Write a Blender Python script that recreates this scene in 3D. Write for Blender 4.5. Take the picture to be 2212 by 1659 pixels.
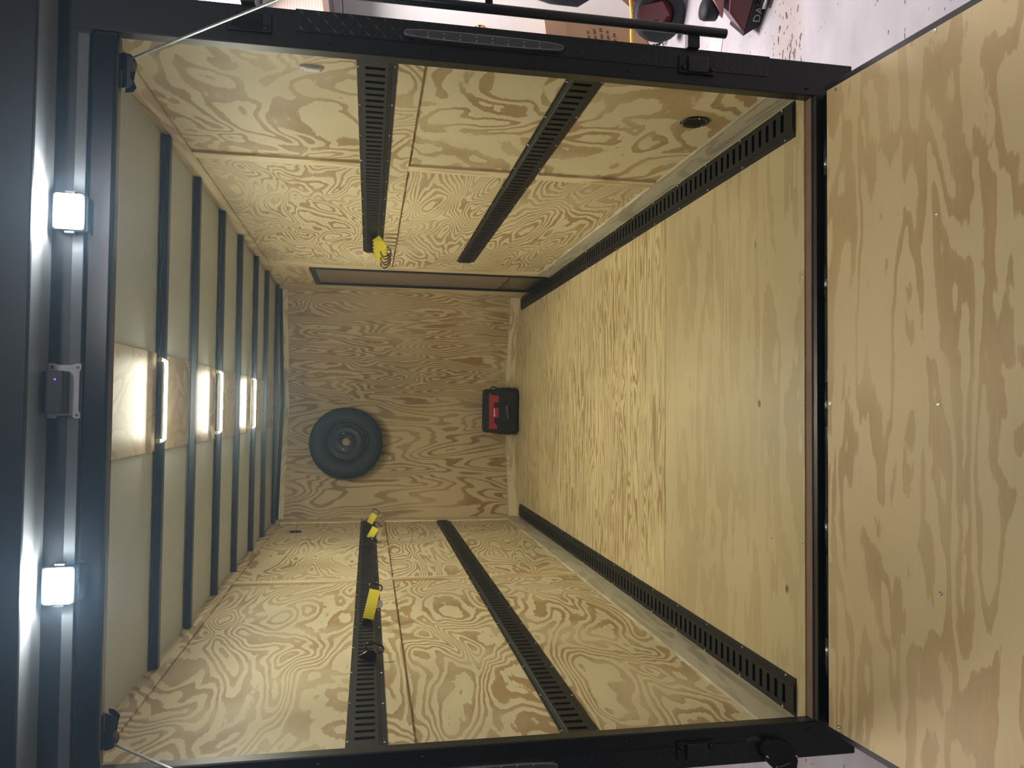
import bpy, math, random
from mathutils import Vector, Matrix
random.seed(4)
R = math.radians
SC = bpy.context.scene
COL = SC.collection
for o in list(bpy.data.objects):
    bpy.data.objects.remove(o)

# ------------------------------------------------------------------ camera
cam_d = bpy.data.cameras.new('camera')
cam = bpy.data.objects.new('camera', cam_d)
COL.objects.link(cam)
SC.camera = cam
cam_d.sensor_fit = 'HORIZONTAL'
cam_d.sensor_width = 36.0
cam_d.lens = 1653.89 / 2212 * 36.0
cam_d.clip_start = 0.02
cF = Vector((0.03222489, 0.98252944, -0.1832961))      # view direction
cR = Vector((0.99943127, -0.02985402, 0.01568014))     # to the right in the place = up in the picture
cU = Vector((-0.00993408, 0.18369714, 0.98293269))     # up in the place = left in the picture
m = Matrix((-cU, cR, -cF)).transposed().to_4x4()
m.translation = Vector((-0.02354366, -2.23304475, 1.39662589))
cam.matrix_world = m

# ------------------------------------------------------------------ world, lights, exposure
SC.view_settings.view_transform = 'Standard'
SC.view_settings.look = 'None'
SC.view_settings.gamma = 1.0
SC.view_settings.use_curve_mapping = False
SC.view_settings.exposure = 0.38
w = bpy.data.worlds.new('world'); SC.world = w; w.use_nodes = True
w.node_tree.nodes['Background'].inputs[0].default_value = (0.95, 0.90, 0.88, 1)
w.node_tree.nodes['Background'].inputs[1].default_value = 0.10
# thin bluish haze added to stand in for lens glare round the floodlights
vs = w.node_tree.nodes.new('ShaderNodeVolumeScatter'); vs.inputs['Color'].default_value = (0.55, 0.78, 1.0, 1)
vs.inputs['Density'].default_value = 0.0075; vs.inputs['Anisotropy'].default_value = 0.70
w.node_tree.links.new(vs.outputs[0], w.node_tree.nodes['World Output'].inputs['Volume'])

def area(name, loc, target, size, size_y, energy, color):
    d = bpy.data.lights.new(name, 'AREA'); d.shape = 'RECTANGLE'
    d.size = size; d.size_y = size_y; d.energy = energy; d.color = color
    o = bpy.data.objects.new(name, d); COL.objects.link(o)
    o.location = loc
    o.rotation_euler = (Vector(target) - Vector(loc)).to_track_quat('-Z', 'Y').to_euler()
    return o
area('garage_light', (1.95, 2.4, 2.75), (2.25, 2.6, 0), 0.6, 1.6, 185, (1.0, 0.95, 0.97))
area('garage_light_rear', (1.0, -3.6, 2.9), (0, 0, 0.8), 1.2, 0.3, 22, (1.0, 0.95, 0.92))
area('garage_light_left', (-2.3, 1.6, 2.75), (-2.0, 1.2, 0), 0.6, 1.6, 48, (1.0, 0.93, 0.90))
LED_STRENGTH = 1500.0
FLOOD_STRENGTH = 480.0

# ------------------------------------------------------------------ materials
def newmat(name):
    mt = bpy.data.materials.new(name); mt.use_nodes = True
    nt = mt.node_tree
    return mt, nt, nt.nodes['Principled BSDF']

def lk(nt, a, b): nt.links.new(a, b)

def node(nt, t, **kw):
    n = nt.nodes.new(t)
    for k, v in kw.items(): setattr(n, k, v)
    return n

def math_n(nt, op, a, b=None, c=None):
    n = node(nt, 'ShaderNodeMath', operation=op)
    for i, v in enumerate((a, b, c)):
        if v is None: continue
        if isinstance(v, (int, float)): n.inputs[i].default_value = v
        else: lk(nt, v, n.inputs[i])
    return n.outputs[0]

def plain(name, col, rough=0.5, metal=0.0, noise=0.0, nscale=30, bump=0.0, emis=None, estr=0, trans=0, coat=0, spec=0.5):
    mt, nt, b = newmat(name)
    b.inputs['Base Color'].default_value = (*col, 1)
    b.inputs['Roughness'].default_value = rough
    b.inputs['Metallic'].default_value = metal
    b.inputs['Specular IOR Level'].default_value = spec
    if trans: b.inputs['Transmission Weight'].default_value = trans
    if coat: b.inputs['Coat Weight'].default_value = coat
    if emis:
        b.inputs['Emission Color'].default_value = (*emis, 1)
        b.inputs['Emission Strength'].default_value = estr
    if noise or bump:
        tc = node(nt, 'ShaderNodeTexCoord')
        n = node(nt, 'ShaderNodeTexNoise'); n.inputs['Scale'].default_value = nscale; n.inputs['Detail'].default_value = 4
        lk(nt, tc.outputs['Object'], n.inputs['Vector'])
        if noise:
            mx = node(nt, 'ShaderNodeMix', data_type='RGBA')
            mx.inputs[6].default_value = (*[c * (1 - noise) for c in col], 1)
            mx.inputs[7].default_value = (*[min(1, c * (1 + noise)) for c in col], 1)
            lk(nt, n.outputs['Fac'], mx.inputs[0]); lk(nt, mx.outputs[2], b.inputs['Base Color'])
        if bump:
            bp = node(nt, 'ShaderNodeBump'); bp.inputs['Strength'].default_value = bump; bp.inputs['Distance'].default_value = 0.002
            lk(nt, n.outputs['Fac'], bp.inputs['Height']); lk(nt, bp.outputs[0], b.inputs['Normal'])
    return mt

def plywood(name, scale, seed, bands, light, dark, grain=(0, 1, 0), distort=0.6, jag=0.35, rough=0.5,
            width=0.52, contrast=1.0, knots=(), ring=()):
    """rotary-cut veneer: contour bands of a stretched noise field, one crisp and one feathered edge"""
    mt, nt, b = newmat(name)
    tc = node(nt, 'ShaderNodeTexCoord')
    mp = node(nt, 'ShaderNodeMapping'); mp.inputs['Scale'].default_value = scale; mp.inputs['Location'].default_value = seed
    lk(nt, tc.outputs['Object'], mp.inputs['Vector'])
    n1 = node(nt, 'ShaderNodeTexNoise'); n1.inputs['Scale'].default_value = 1.0; n1.inputs['Detail'].default_value = 1.6
    n1.inputs['Roughness'].default_value = 0.42; n1.inputs['Distortion'].default_value = distort
    lk(nt, mp.outputs[0], n1.inputs['Vector'])
    # jagged detail, finer across the grain
    mp2 = node(nt, 'ShaderNodeMapping')
    g = grain
    mp2.inputs['Scale'].default_value = tuple(9.0 if g[i] else 34.0 for i in range(3))
    lk(nt, tc.outputs['Object'], mp2.inputs['Vector'])
    n2 = node(nt, 'ShaderNodeTexNoise'); n2.inputs['Scale'].default_value = 1.0; n2.inputs['Detail'].default_value = 3
    lk(nt, mp2.outputs[0], n2.inputs['Vector'])
    # very fine fibres
    mp3 = node(nt, 'ShaderNodeMapping')
    mp3.inputs['Scale'].default_value = tuple(12.0 if g[i] else 260.0 for i in range(3))
    lk(nt, tc.outputs['Object'], mp3.inputs['Vector'])
    n3 = node(nt, 'ShaderNodeTexNoise'); n3.inputs['Scale'].default_value = 1.0; n3.inputs['Detail'].default_value = 2
    lk(nt, mp3.outputs[0], n3.inputs['Vector'])
    # broad tone
    n4 = node(nt, 'ShaderNodeTexNoise'); n4.inputs['Scale'].default_value = 1.6; n4.inputs['Detail'].default_value = 2
    lk(nt, tc.outputs['Object'], n4.inputs['Vector'])
    v = math_n(nt, 'MULTIPLY', n1.outputs['Fac'], bands)
    j = math_n(nt, 'MULTIPLY', n2.outputs['Fac'], jag)
    v = math_n(nt, 'ADD', v, j)
    fr = math_n(nt, 'FRACT', v)
    cr = node(nt, 'ShaderNodeValToRGB'); e = cr.color_ramp.elements
    e[0].position = 0.0; e[0].color = (0, 0, 0, 1)
    e[1].position = 1.0; e[1].color = (0, 0, 0, 1)
    for p_, c_ in ((0.04, 0.0), (width, 0.06), (width + 0.05, 0.85), (0.93, 1.0), (0.965, 0.75)):
        q = cr.color_ramp.elements.new(p_); q.color = (c_, c_, c_, 1)
    lk(nt, fr, cr.inputs[0])
    n5 = node(nt, 'ShaderNodeTexNoise'); n5.inputs['Scale'].default_value = 2.3; n5.inputs['Detail'].default_value = 1
    mp5 = node(nt, 'ShaderNodeMapping'); mp5.inputs['Location'].default_value = (4.1, 7.7, 2.9); lk(nt, tc.outputs['Object'], mp5.inputs['Vector']); lk(nt, mp5.outputs[0], n5.inputs['Vector'])
    fade = node(nt, 'ShaderNodeMapRange'); fade.inputs[1].default_value = 0.32; fade.inputs[2].default_value = 0.62
    fade.inputs[3].default_value = contrast * 0.45; fade.inputs[4].default_value = contrast * 1.08; lk(nt, n5.outputs['Fac'], fade.inputs[0])
    f = math_n(nt, 'MULTIPLY', cr.outputs[0], fade.outputs[0])
    f3 = math_n(nt, 'MULTIPLY_ADD', n3.outputs['Fac'], 0.30, -0.15)
    f = math_n(nt, 'ADD', f, f3); 
    cl = node(nt, 'ShaderNodeClamp'); lk(nt, f, cl.inputs[0])
    mx = node(nt, 'ShaderNodeMix', data_type='RGBA')
    mx.inputs[6].default_value = (*light, 1); mx.inputs[7].default_value = (*dark, 1)
    lk(nt, cl.outputs[0], mx.inputs[0])
    tone = math_n(nt, 'MULTIPLY_ADD', n4.outputs['Fac'], 0.5, 0.75)
    col = node(nt, 'ShaderNodeMix', data_type='RGBA', blend_type='MULTIPLY'); col.inputs[0].default_value = 1.0
    lk(nt, mx.outputs[2], col.inputs[6])
    cmb = node(nt, 'ShaderNodeCombineColor')
    for i in range(3): lk(nt, tone, cmb.inputs[i])
    lk(nt, cmb.outputs[0], col.inputs[7])
    out = col.outputs[2]
    for (kx, ky, kz, rx, ry, rz) in knots:       # small dark knots, a shape of their own
        sb = node(nt, 'ShaderNodeVectorMath', operation='SUBTRACT'); sb.inputs[1].default_value = (kx, ky, kz)
        lk(nt, tc.outputs['Object'], sb.inputs[0])
        dv = node(nt, 'ShaderNodeVectorMath', operation='DIVIDE'); dv.inputs[1].default_value = (rx, ry, rz)
        lk(nt, sb.outputs[0], dv.inputs[0])
        ln = node(nt, 'ShaderNodeVectorMath', operation='LENGTH'); lk(nt, dv.outputs[0], ln.inputs[0])
        dd = math_n(nt, 'MULTIPLY_ADD', n2.outputs['Fac'], 0.9, ln.outputs['Value'])
        ss = node(nt, 'ShaderNodeMapRange'); ss.inputs[1].default_value = 1.5; ss.inputs[2].default_value = 1.0
        lk(nt, dd, ss.inputs[0])
        kk = node(nt, 'ShaderNodeMix', data_type='RGBA'); kk.inputs[7].default_value = (0.09, 0.045, 0.02, 1)
        ff = math_n(nt, 'MULTIPLY', ss.outputs[0], 0.8)
        lk(nt, ff, kk.inputs[0]); lk(nt, out, kk.inputs[6]); out = kk.outputs[2]
    lk(nt, out, b.inputs['Base Color'])
    b.inputs['Roughness'].default_value = rough
    b.inputs['Specular IOR Level'].default_value = 0.35
    bp = node(nt, 'ShaderNodeBump'); bp.inputs['Strength'].default_value = 0.12; bp.inputs['Distance'].default_value = 0.001
    lk(nt, n3.outputs['Fac'], bp.inputs['Height']); lk(nt, bp.outputs[0], b.inputs['Normal'])
    return mt

LT = (0.59, 0.515, 0.325); DK = (0.345, 0.235, 0.115)
P = {}
P['wall_near'] = plywood('ply_wall_near', (1, 2.6, 3.2), (3.1, 7.3, 1.2), 6, LT, DK, distort=0.9, jag=0.5)
P['wall_far'] = plywood('ply_wall_far', (1, 0.8, 3.6), (8.4, 2.1, 5.7), 30, LT, DK, distort=0.45, jag=0.9, width=0.47)
P['wall_up_near'] = plywood('ply_upper_near', (1, 2.3, 2.6), (1.7, 4.4, 9.1), 9, LT, DK, distort=1.2, jag=0.5)
P['wall_up_far'] = plywood('ply_upper_far', (1, 1.5, 3.4), (5.2, 9.9, 2.4), 20, LT, DK, distort=1.0, jag=0.7)
P['left_near'] = plywood('ply_left_near', (1, 1.2, 3.2), (12.3, 1.1, 4.4), 19, LT, DK, distort=0.7, jag=0.8, width=0.46)
P['left_far'] = plywood('ply_left_far', (1, 0.9, 3.4), (15.3, 3.3, 6.6), 20, LT, DK, distort=0.8, jag=0.7)
P['front_right'] = plywood('ply_front_right', (5.5, 1, 0.85), (2.2, 5.5, 8.8), 30, (0.46, 0.36, 0.20), (0.25, 0.15, 0.06), grain=(0, 0, 1), distort=0.5, jag=1.0, width=0.46)
P['front_left'] = plywood('ply_front_left', (4.2, 1, 0.8), (7.2, 1.5, 3.8), 17, (0.46, 0.36, 0.20), (0.25, 0.15, 0.06), grain=(0, 0, 1), distort=0.6, jag=0.35, width=0.6)
P['strip'] = plywood('ply_strip', (2, 1.2, 7), (6.2, 2.5, 1.8), 6, LT, (0.44, 0.31, 0.16), distort=0.5, jag=0.4)
P['strip_v'] = plywood('ply_strip_vertical', (8, 8, 1.0), (2.7, 6.5, 1.8), 5, (0.66, 0.55, 0.35), (0.46, 0.33, 0.17), grain=(0, 0, 1), distort=0.4, jag=0.4)
P['grey_strip'] = plywood('ply_base_strip', (2, 1.3, 9), (6.2, 2.5, 1.8), 6, (0.52, 0.48, 0.36), (0.34, 0.29, 0.20), distort=0.7, jag=0.5, contrast=0.8)
P['floor_a'] = plywood('ply_floor_near', (1.3, 9, 1), (0.3, 0.8, 2.2), 3.2, (0.50, 0.40, 0.225), (0.34, 0.24, 0.11), grain=(1, 0, 0), distort=0.6, jag=0.9,
                       rough=0.42, contrast=0.5, knots=((0.004, 0.342, 0, .016, .013, .05), (-0.622, 0.156, 0, .015, .012, .05), (0.589, 0.369, 0, .02, .005, .05), (-0.468, 0.255, 0, .004, .007, .05), (0.72, 0.10, 0, .004, .004, .05)))
P['floor_b'] = plywood('ply_floor_mid', (1.2, 15, 1), (4.3, 2.8, 2.2), 11, (0.57, 0.465, 0.26), (0.30, 0.205, 0.085), grain=(1, 0, 0), distort=0.7, jag=0.6, rough=0.42, contrast=1.25)
P['floor_c'] = plywood('ply_floor_far', (1.0, 17, 1), (9.3, 4.8, 2.2), 8, (0.57, 0.465, 0.26), (0.30, 0.205, 0.085), grain=(1, 0, 0), distort=0.5, jag=0.9, rough=0.42, contrast=1.25)
P['ramp'] = plywood('ply_ramp', (1.3, 6.5, 1), (1.9, 0.4, 5.2), 5.2, (0.58, 0.435, 0.235), (0.405, 0.26, 0.115), grain=(1, 0, 0), distort=0.9, jag=0.85, rough=0.55, width=0.50, contrast=0.85)
P['ceil_ply'] = plywood('ply_ceiling', (3.5, 2.6, 1), (5.9, 3.4, 1.2), 8, (0.50, 0.41, 0.28), (0.36, 0.27, 0.16), grain=(0, 1, 0), distort=0.8, jag=0.5)
M = {}
M['black'] = plain('black_paint', (0.012, 0.012, 0.013), 0.38, noise=0.3, nscale=12, spec=0.45)
M['black_tread'] = plain('black_tread_metal', (0.012, 0.012, 0.013), 0.5)
M['black_gloss'] = plain('black_gloss', (0.008, 0.008, 0.010), 0.18, spec=0.6)
M['track'] = plain('black_powder_coat', (0.014, 0.013, 0.011), 0.5, noise=0.25, nscale=18, spec=0.28)
M['dark'] = plain('dark_void', (0.006, 0.005, 0.004), 0.9)
M['steel'] = plain('zinc_steel', (0.55, 0.54, 0.50), 0.3, metal=1.0)
M['dark_steel'] = plain('bronzed_steel', (0.13, 0.085, 0.06), 0.25, metal=1.0)
M['cable'] = plain('steel_cable', (0.50, 0.50, 0.47), 0.42, metal=0.6)
M['roof'] = plain('roof_skin', (0.50, 0.54, 0.54), 0.45, noise=0.06, nscale=4)
M['bow'] = plain('roof_bow_black', (0.018, 0.022, 0.027), 0.4)
M['alu'] = plain('grey_aluminium', (0.10, 0.105, 0.105), 0.5, metal=0.0, noise=0.1, nscale=6)
M['soffit'] = plain('hood_soffit', (0.17, 0.17, 0.165), 0.28, metal=0.1)  # black hood underside; spill and bounce light put into this grey
M['plate'] = plain('pale_plate', (0.48, 0.48, 0.50), 0.5)
M['yellow'] = plain('yellow_webbing', (0.72, 0.62, 0.04), 0.65, noise=0.12, nscale=200, bump=0.3)
M['white_tag'] = plain('white_tag', (0.75, 0.75, 0.78), 0.6)
M['rubber'] = plain('tyre_rubber', (0.009, 0.011, 0.014), 0.7)
M['rim'] = plain('black_rim', (0.009, 0.011, 0.013), 0.5, metal=0.0, spec=0.4)
M['wood_block'] = plain('wood_block', (0.35, 0.27, 0.17), 0.7)
M['bagblack'] = plain('bag_black_cloth', (0.012, 0.012, 0.010), 0.85, bump=0.6, nscale=400)
M['bagred'] = plain('bag_red_cloth', (0.26, 0.018, 0.016), 0.8, bump=0.5, nscale=400)
M['white'] = plain('white_plastic', (0.72, 0.70, 0.66), 0.35)
M['door_skin'] = plain('door_skin_brown', (0.20, 0.15, 0.11), 0.45, noise=0.1, nscale=3)
M['door_low'] = plain('door_lower_dark', (0.11, 0.085, 0.05), 0.35)
M['brownwood'] = plain('end_grain_board', (0.17, 0.10, 0.07), 0.7, noise=0.3, nscale=12)
M['led'] = plain('led_tube', (0.9, 0.9, 0.85), 0.4, emis=(1.0, 0.985, 0.80), estr=LED_STRENGTH)
M['led_end'] = plain('led_tube_end', (0.9, 0.9, 0.85), 0.4, emis=(1.0, 0.985, 0.80), estr=5.0)
M['flood'] = plain('flood_lens', (0.9, 0.95, 1.0), 0.3, emis=(0.86, 0.94, 1.0), estr=FLOOD_STRENGTH)
M['blue_led'] = plain('blue_led', (0.1, 0.1, 0.9), 0.3, emis=(0.13, 0.14, 1.0), estr=1.4)
M['lens'] = plain('clear_lens', (0.75, 0.76, 0.78), 0.08, trans=0.9)
M['lens_back'] = plain('lamp_board', (0.045, 0.046, 0.05), 0.4)
M['edge_glint'] = plain('lens_edge_glint', (0.42, 0.43, 0.45), 0.3)  # pale grey standing for the garage-light highlight on the lens
M['dot'] = plain('led_chip', (0.85, 0.85, 0.85), 0.3, spec=0.8)
M['card'] = plain('cardboard', (0.48, 0.30, 0.17), 0.8, noise=0.12, nscale=9)
M['card2'] = plain('cardboard_orange', (0.62, 0.30, 0.12), 0.8)
M['ink'] = plain('dark_ink', (0.15, 0.09, 0.06), 0.8)
M['red'] = plain('burgundy_paint', (0.11, 0.012, 0.017), 0.3, spec=0.6)
M['redhi'] = plain('rose_metal', (0.45, 0.20, 0.20), 0.3)
M['chrome'] = plain('chrome', (0.75, 0.75, 0.75), 0.15, metal=1.0)
M['brass'] = plain('brass', (0.75, 0.42, 0.14), 0.25, metal=1.0)
M['doorwhite'] = plain('white_door_paint', (0.88, 0.85, 0.83), 0.5)
M['beige'] = plain('beige_siding', (0.62, 0.50, 0.44), 0.7)
M['wood_dark'] = plain('dark_wood', (0.11, 0.065, 0.05), 0.6)
M['cordyellow'] = plain('yellow_cord', (0.80, 0.50, 0.03), 0.5)
M['letter'] = plain('grey_letter', (0.45, 0.42, 0.40), 0.5)
M['bluegrey'] = plain('blue_grey_film', (0.055, 0.06, 0.085), 0.5, noise=0.5, nscale=60)

# diamond tread on the posts
def tread():
    mt, nt, b = newmat('black_diamond_plate')
    b.inputs['Base Color'].default_value = (0.013, 0.013, 0.014, 1); b.inputs['Roughness'].default_value = 0.36
    tc = node(nt, 'ShaderNodeTexCoord')
    hs = []
    for ang, off in ((45, 0), (-45, 0.5)):
        mp = node(nt, 'ShaderNodeMapping'); mp.inputs['Rotation'].default_value = (0, R(ang), 0)
        mp.inputs['Scale'].default_value = (30, 30, 30); mp.inputs['Location'].default_value = (off, 0, off)
        lk(nt, tc.outputs['Object'], mp.inputs['Vector'])
        fr = node(nt, 'ShaderNodeVectorMath', operation='FRACTION'); lk(nt, mp.outputs[0], fr.inputs[0])
        sb = node(nt, 'ShaderNodeVectorMath', operation='SUBTRACT'); sb.inputs[1].default_value = (0.5, 0.5, 0.5); lk(nt, fr.outputs[0], sb.inputs[0])
        ml = node(nt, 'ShaderNodeVectorMath', operation='MULTIPLY'); ml.inputs[1].default_value = (2.2, 0.0, 9.0); lk(nt, sb.outputs[0], ml.inputs[0])
        ln = node(nt, 'ShaderNodeVectorMath', operation='LENGTH'); lk(nt, ml.outputs[0], ln.inputs[0])
        hs.append(math_n(nt, 'SUBTRACT', 1.0, ln.outputs['Value']))
    h = math_n(nt, 'MAXIMUM', hs[0], hs[1]); h = math_n(nt, 'MAXIMUM', h, 0.0)
    bp = node(nt, 'ShaderNodeBump'); bp.inputs['Strength'].default_value = 0.5; bp.inputs['Distance'].default_value = 0.0015
    lk(nt, h, bp.inputs['Height']); lk(nt, bp.outputs[0], b.inputs['Normal'])
    return mt
M['tread'] = tread()

def concrete():
    mt, nt, b = newmat('stained_concrete')
    tc = node(nt, 'ShaderNodeTexCoord')
    n1 = node(nt, 'ShaderNodeTexNoise'); n1.inputs['Scale'].default_value = 3; n1.inputs['Detail'].default_value = 8
    n2 = node(nt, 'ShaderNodeTexNoise'); n2.inputs['Scale'].default_value = 26; n2.inputs['Detail'].default_value = 3
    n3 = node(nt, 'ShaderNodeTexNoise'); n3.inputs['Scale'].default_value = 1.3; n3.inputs['Detail'].default_value = 3
    mp = node(nt, 'ShaderNodeMapping'); mp.inputs['Scale'].default_value = (1.0, 2.2, 1)
    lk(nt, tc.outputs['Object'], mp.inputs['Vector'])
    for n in (n1, n2, n3): lk(nt, mp.outputs[0], n.inputs['Vector'])
    cr = node(nt, 'ShaderNodeValToRGB'); e = cr.color_ramp.elements
    e[0].position = 0.3; e[0].color = (0.40, 0.365, 0.385, 1); e[1].position = 0.7; e[1].color = (0.53, 0.49, 0.51, 1)
    lk(nt, n1.outputs['Fac'], cr.inputs[0])
    # dark spots gathered along a stained seam
    sx = node(nt, 'ShaderNodeSeparateXYZ'); lk(nt, tc.outputs['Object'], sx.inputs[0])
    d = math_n(nt, 'ABSOLUTE', math_n(nt, 'SUBTRACT', sx.outputs[1], 0.83))
    near = node(nt, 'ShaderNodeMapRange'); near.inputs[1].default_value = 0.05; near.inputs[2].default_value = 0.16
    near.inputs[3].default_value = 1; near.inputs[4].default_value = 0; lk(nt, d, near.inputs[0])
    thr = math_n(nt, 'MULTIPLY_ADD', near.outputs[0], -0.11, 0.705)
    sp = math_n(nt, 'GREATER_THAN', n2.outputs['Fac'], thr)
    mx = node(nt, 'ShaderNodeMix', data_type='RGBA'); mx.inputs[7].default_value = (0.36, 0.26, 0.20, 1)
    fa = math_n(nt, 'MULTIPLY', math_n(nt, 'MULTIPLY', near.outputs[0], n1.outputs['Fac']), 0.9); lk(nt, fa, mx.inputs[0]); lk(nt, cr.outputs[0], mx.inputs[6])
    m2 = node(nt, 'ShaderNodeMix', data_type='RGBA'); m2.inputs[7].default_value = (0.05, 0.03, 0.03, 1)
    fb = math_n(nt, 'MULTIPLY', sp, 0.9); lk(nt, fb, m2.inputs[0]); lk(nt, mx.outputs[2], m2.inputs[6])
    lk(nt, m2.outputs[2], b.inputs['Base Color']); b.inputs['Roughness'].default_value = 0.7
    bp = node(nt, 'ShaderNodeBump'); bp.inputs['Strength'].default_value = 0.25; bp.inputs['Distance'].default_value = 0.004
    lk(nt, n1.outputs['Fac'], bp.inputs['Height']); lk(nt, bp.outputs[0], b.inputs['Normal'])
    return mt
M['concrete'] = concrete()

def ribbed(name, c1, c2, per, axis):
    mt, nt, b = newmat(name)
    tc = node(nt, 'ShaderNodeTexCoord'); sx = node(nt, 'ShaderNodeSeparateXYZ'); lk(nt, tc.outputs['Object'], sx.inputs[0])
    fr = math_n(nt, 'FRACT', math_n(nt, 'MULTIPLY', sx.outputs[axis], 1 / per))
    g = math_n(nt, 'GREATER_THAN', fr, 0.75)
    mx = node(nt, 'ShaderNodeMix', data_type='RGBA'); mx.inputs[6].default_value = (*c1, 1); mx.inputs[7].default_value = (*c2, 1)
    lk(nt, g, mx.inputs[0]); lk(nt, mx.outputs[2], b.inputs['Base Color']); b.inputs['Roughness'].default_value = 0.7
    return mt
M['ribbed'] = ribbed('beige_ribbed_board', (0.58, 0.47, 0.41), (0.47, 0.36, 0.31), 0.018, 2)

# ------------------------------------------------------------------ mesh helpers
class MB:
    def __init__(s): s.v = []; s.f = []; s.mi = []; s.sm = []
    def quad(s, *pts, mi=0, smooth=False):
        b = len(s.v); s.v += [tuple(p) for p in pts]; s.f.append(tuple(range(b, b + len(pts)))); s.mi.append(mi); s.sm.append(smooth)
    def box(s, x0, x1, y0, y1, z0, z1, mi=0, mat=None):
        c = [(x0, y0, z0), (x1, y0, z0), (x1, y1, z0), (x0, y1, z0), (x0, y0, z1), (x1, y0, z1), (x1, y1, z1), (x0, y1, z1)]
        if mat is not None: c = [tuple(mat @ Vector(p)) for p in c]
        b = len(s.v); s.v += c
        for f in ((0, 3, 2, 1), (4, 5, 6, 7), (0, 1, 5, 4), (1, 2, 6, 5), (2, 3, 7, 6), (3, 0, 4, 7)):
            s.f.append(tuple(b + i for i in f)); s.mi.append(mi); s.sm.append(False)
        return s
    def prism(s, poly, h0, h1, fn, mi=0):
        """poly: 2-D outline, fn(u, v, h) -> point; extruded from h0 to h1"""
        n = len(poly); b = len(s.v)
        s.v += [tuple(fn(u, v, h0)) for u, v in poly] + [tuple(fn(u, v, h1)) for u, v in poly]
        s.f.append(tuple(b + n - 1 - i for i in range(n))); s.f.append(tuple(b + n + i for i in range(n)))
        s.mi += [mi, mi]; s.sm += [False, False]
        for i in range(n):
            j = (i + 1) % n; s.f.append((b + i, b + j, b + n + j, b + n + i)); s.mi.append(mi); s.sm.append(False)
        return s
    def tube(s, pts, r, n=10, closed=False, mi=0, caps=True, radii=None):
        pts = [Vector(p) for p in pts]; N = len(pts); b = len(s.v)
        up = None
        for i, p in enumerate(pts):
            if closed: t = (pts[(i + 1) % N] - pts[i - 1])
            else: t = pts[min(i + 1, N - 1)] - pts[max(i - 1, 0)]
            t.normalize()
            if up is None:
                up = Vector((0, 0, 1)) if abs(t.z) < 0.9 else Vector((1, 0, 0))
            a = t.cross(up); a.normalize(); c = a.cross(t); c.normalize(); up = c
            rr = radii[i] if radii else r
            for k in range(n):
                an = 2 * math.pi * k / n
                s.v.append(tuple(p + a * (math.cos(an) * rr) + c * (math.sin(an) * rr)))
        for i in range(N if closed else N - 1):
            i2 = (i + 1) % N
            for k in range(n):
                k2 = (k + 1) % n
                s.f.append((b + i * n + k, b + i * n + k2, b + i2 * n + k2, b + i2 * n + k)); s.mi.append(mi); s.sm.append(True)
        if caps and not closed:
            s.f.append(tuple(b + k for k in reversed(range(n)))); s.f.append(tuple(b + (N - 1) * n + k for k in range(n)))
            s.mi += [mi, mi]; s.sm += [False, False]
        return s
    def lathe(s, prof, fn, n=48, mi=0, smooth=True, closed=False):
        """prof: (radius, height) list; fn(x, y, h) -> point"""
        b = len(s.v); N = len(prof)
        for r, h in prof:
            for k in range(n):
                a = 2 * math.pi * k / n; s.v.append(tuple(fn(r * math.cos(a), r * math.sin(a), h)))
        for i in range(N if closed else N - 1):
            i2 = (i + 1) % N
            for k in range(n):
                k2 = (k + 1) % n
                s.f.append((b + i * n + k, b + i * n + k2, b + i2 * n + k2, b + i2 * n + k)); s.mi.append(mi); s.sm.append(smooth)
        return s
    def build(s, name, mats, parent=None, bevel=0, at=(0, 0, 0), seg=2):
        me = bpy.data.meshes.new(name)
        at = Vector(at)
        me.from_pydata([tuple(Vector(v) - at) for v in s.v], [], s.f)
        if not isinstance(mats, (list, tuple)): mats = [mats]
        for mt in mats: me.materials.append(mt)
        me.polygons.foreach_set('material_index', s.mi); me.polygons.foreach_set('use_smooth', s.sm)
        me.validate(); me.update()
        import bmesh
        bm = bmesh.new(); bm.from_mesh(me); bmesh.ops.recalc_face_normals(bm, faces=bm.faces); bm.to_mesh(me); bm.free()
        o = bpy.data.objects.new(name, me); COL.objects.link(o); o.location = at
        if parent is not None: o.parent = parent
        if bevel:
            md = o.modifiers.new('bevel', 'BEVEL'); md.width = bevel; md.segments = seg; md.limit_method = 'ANGLE'; md.angle_limit = R(40)
        return o

def tag(o, label, cat, group=None, kind=None):
    if label: o['label'] = label
    if cat: o['category'] = cat
    if group: o['group'] = group
    if kind: o['kind'] = kind
    return o
def thing(name, label, cat, loc, group=None, rot=(0, 0, 0)):
    o = bpy.data.objects.new(name, None); COL.objects.link(o); o.location = loc; o.rotation_euler = rot
    o.empty_display_size = 0.1
    return tag(o, label, cat, group)
def structure(o, label):
    o['kind'] = 'structure'; o['label'] = label; o['category'] = 'building part'
    return o
def copy_tree(o, parent=None):
    c = o.copy(); COL.objects.link(c)
    if parent is not None: c.parent = parent
    for ch in [x for x in KIDS.get(o.name, [])]:
        copy_tree(ch, c)
    return c
KIDS = {}
def reg(parent, *kids):
    KIDS.setdefault(parent.name, []).extend(kids)

LEN = 4.88; VN = 0.33; W = 1.03; WB = 1.042; CZ = 2.205
NT = [0]
def trim(b, mt, label, bevel=0.0, at=(0, 0, 0)):
    NT[0] += 1
    return structure(b.build('trim_%d' % NT[0], mt, bevel=bevel, at=at), label)

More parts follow.
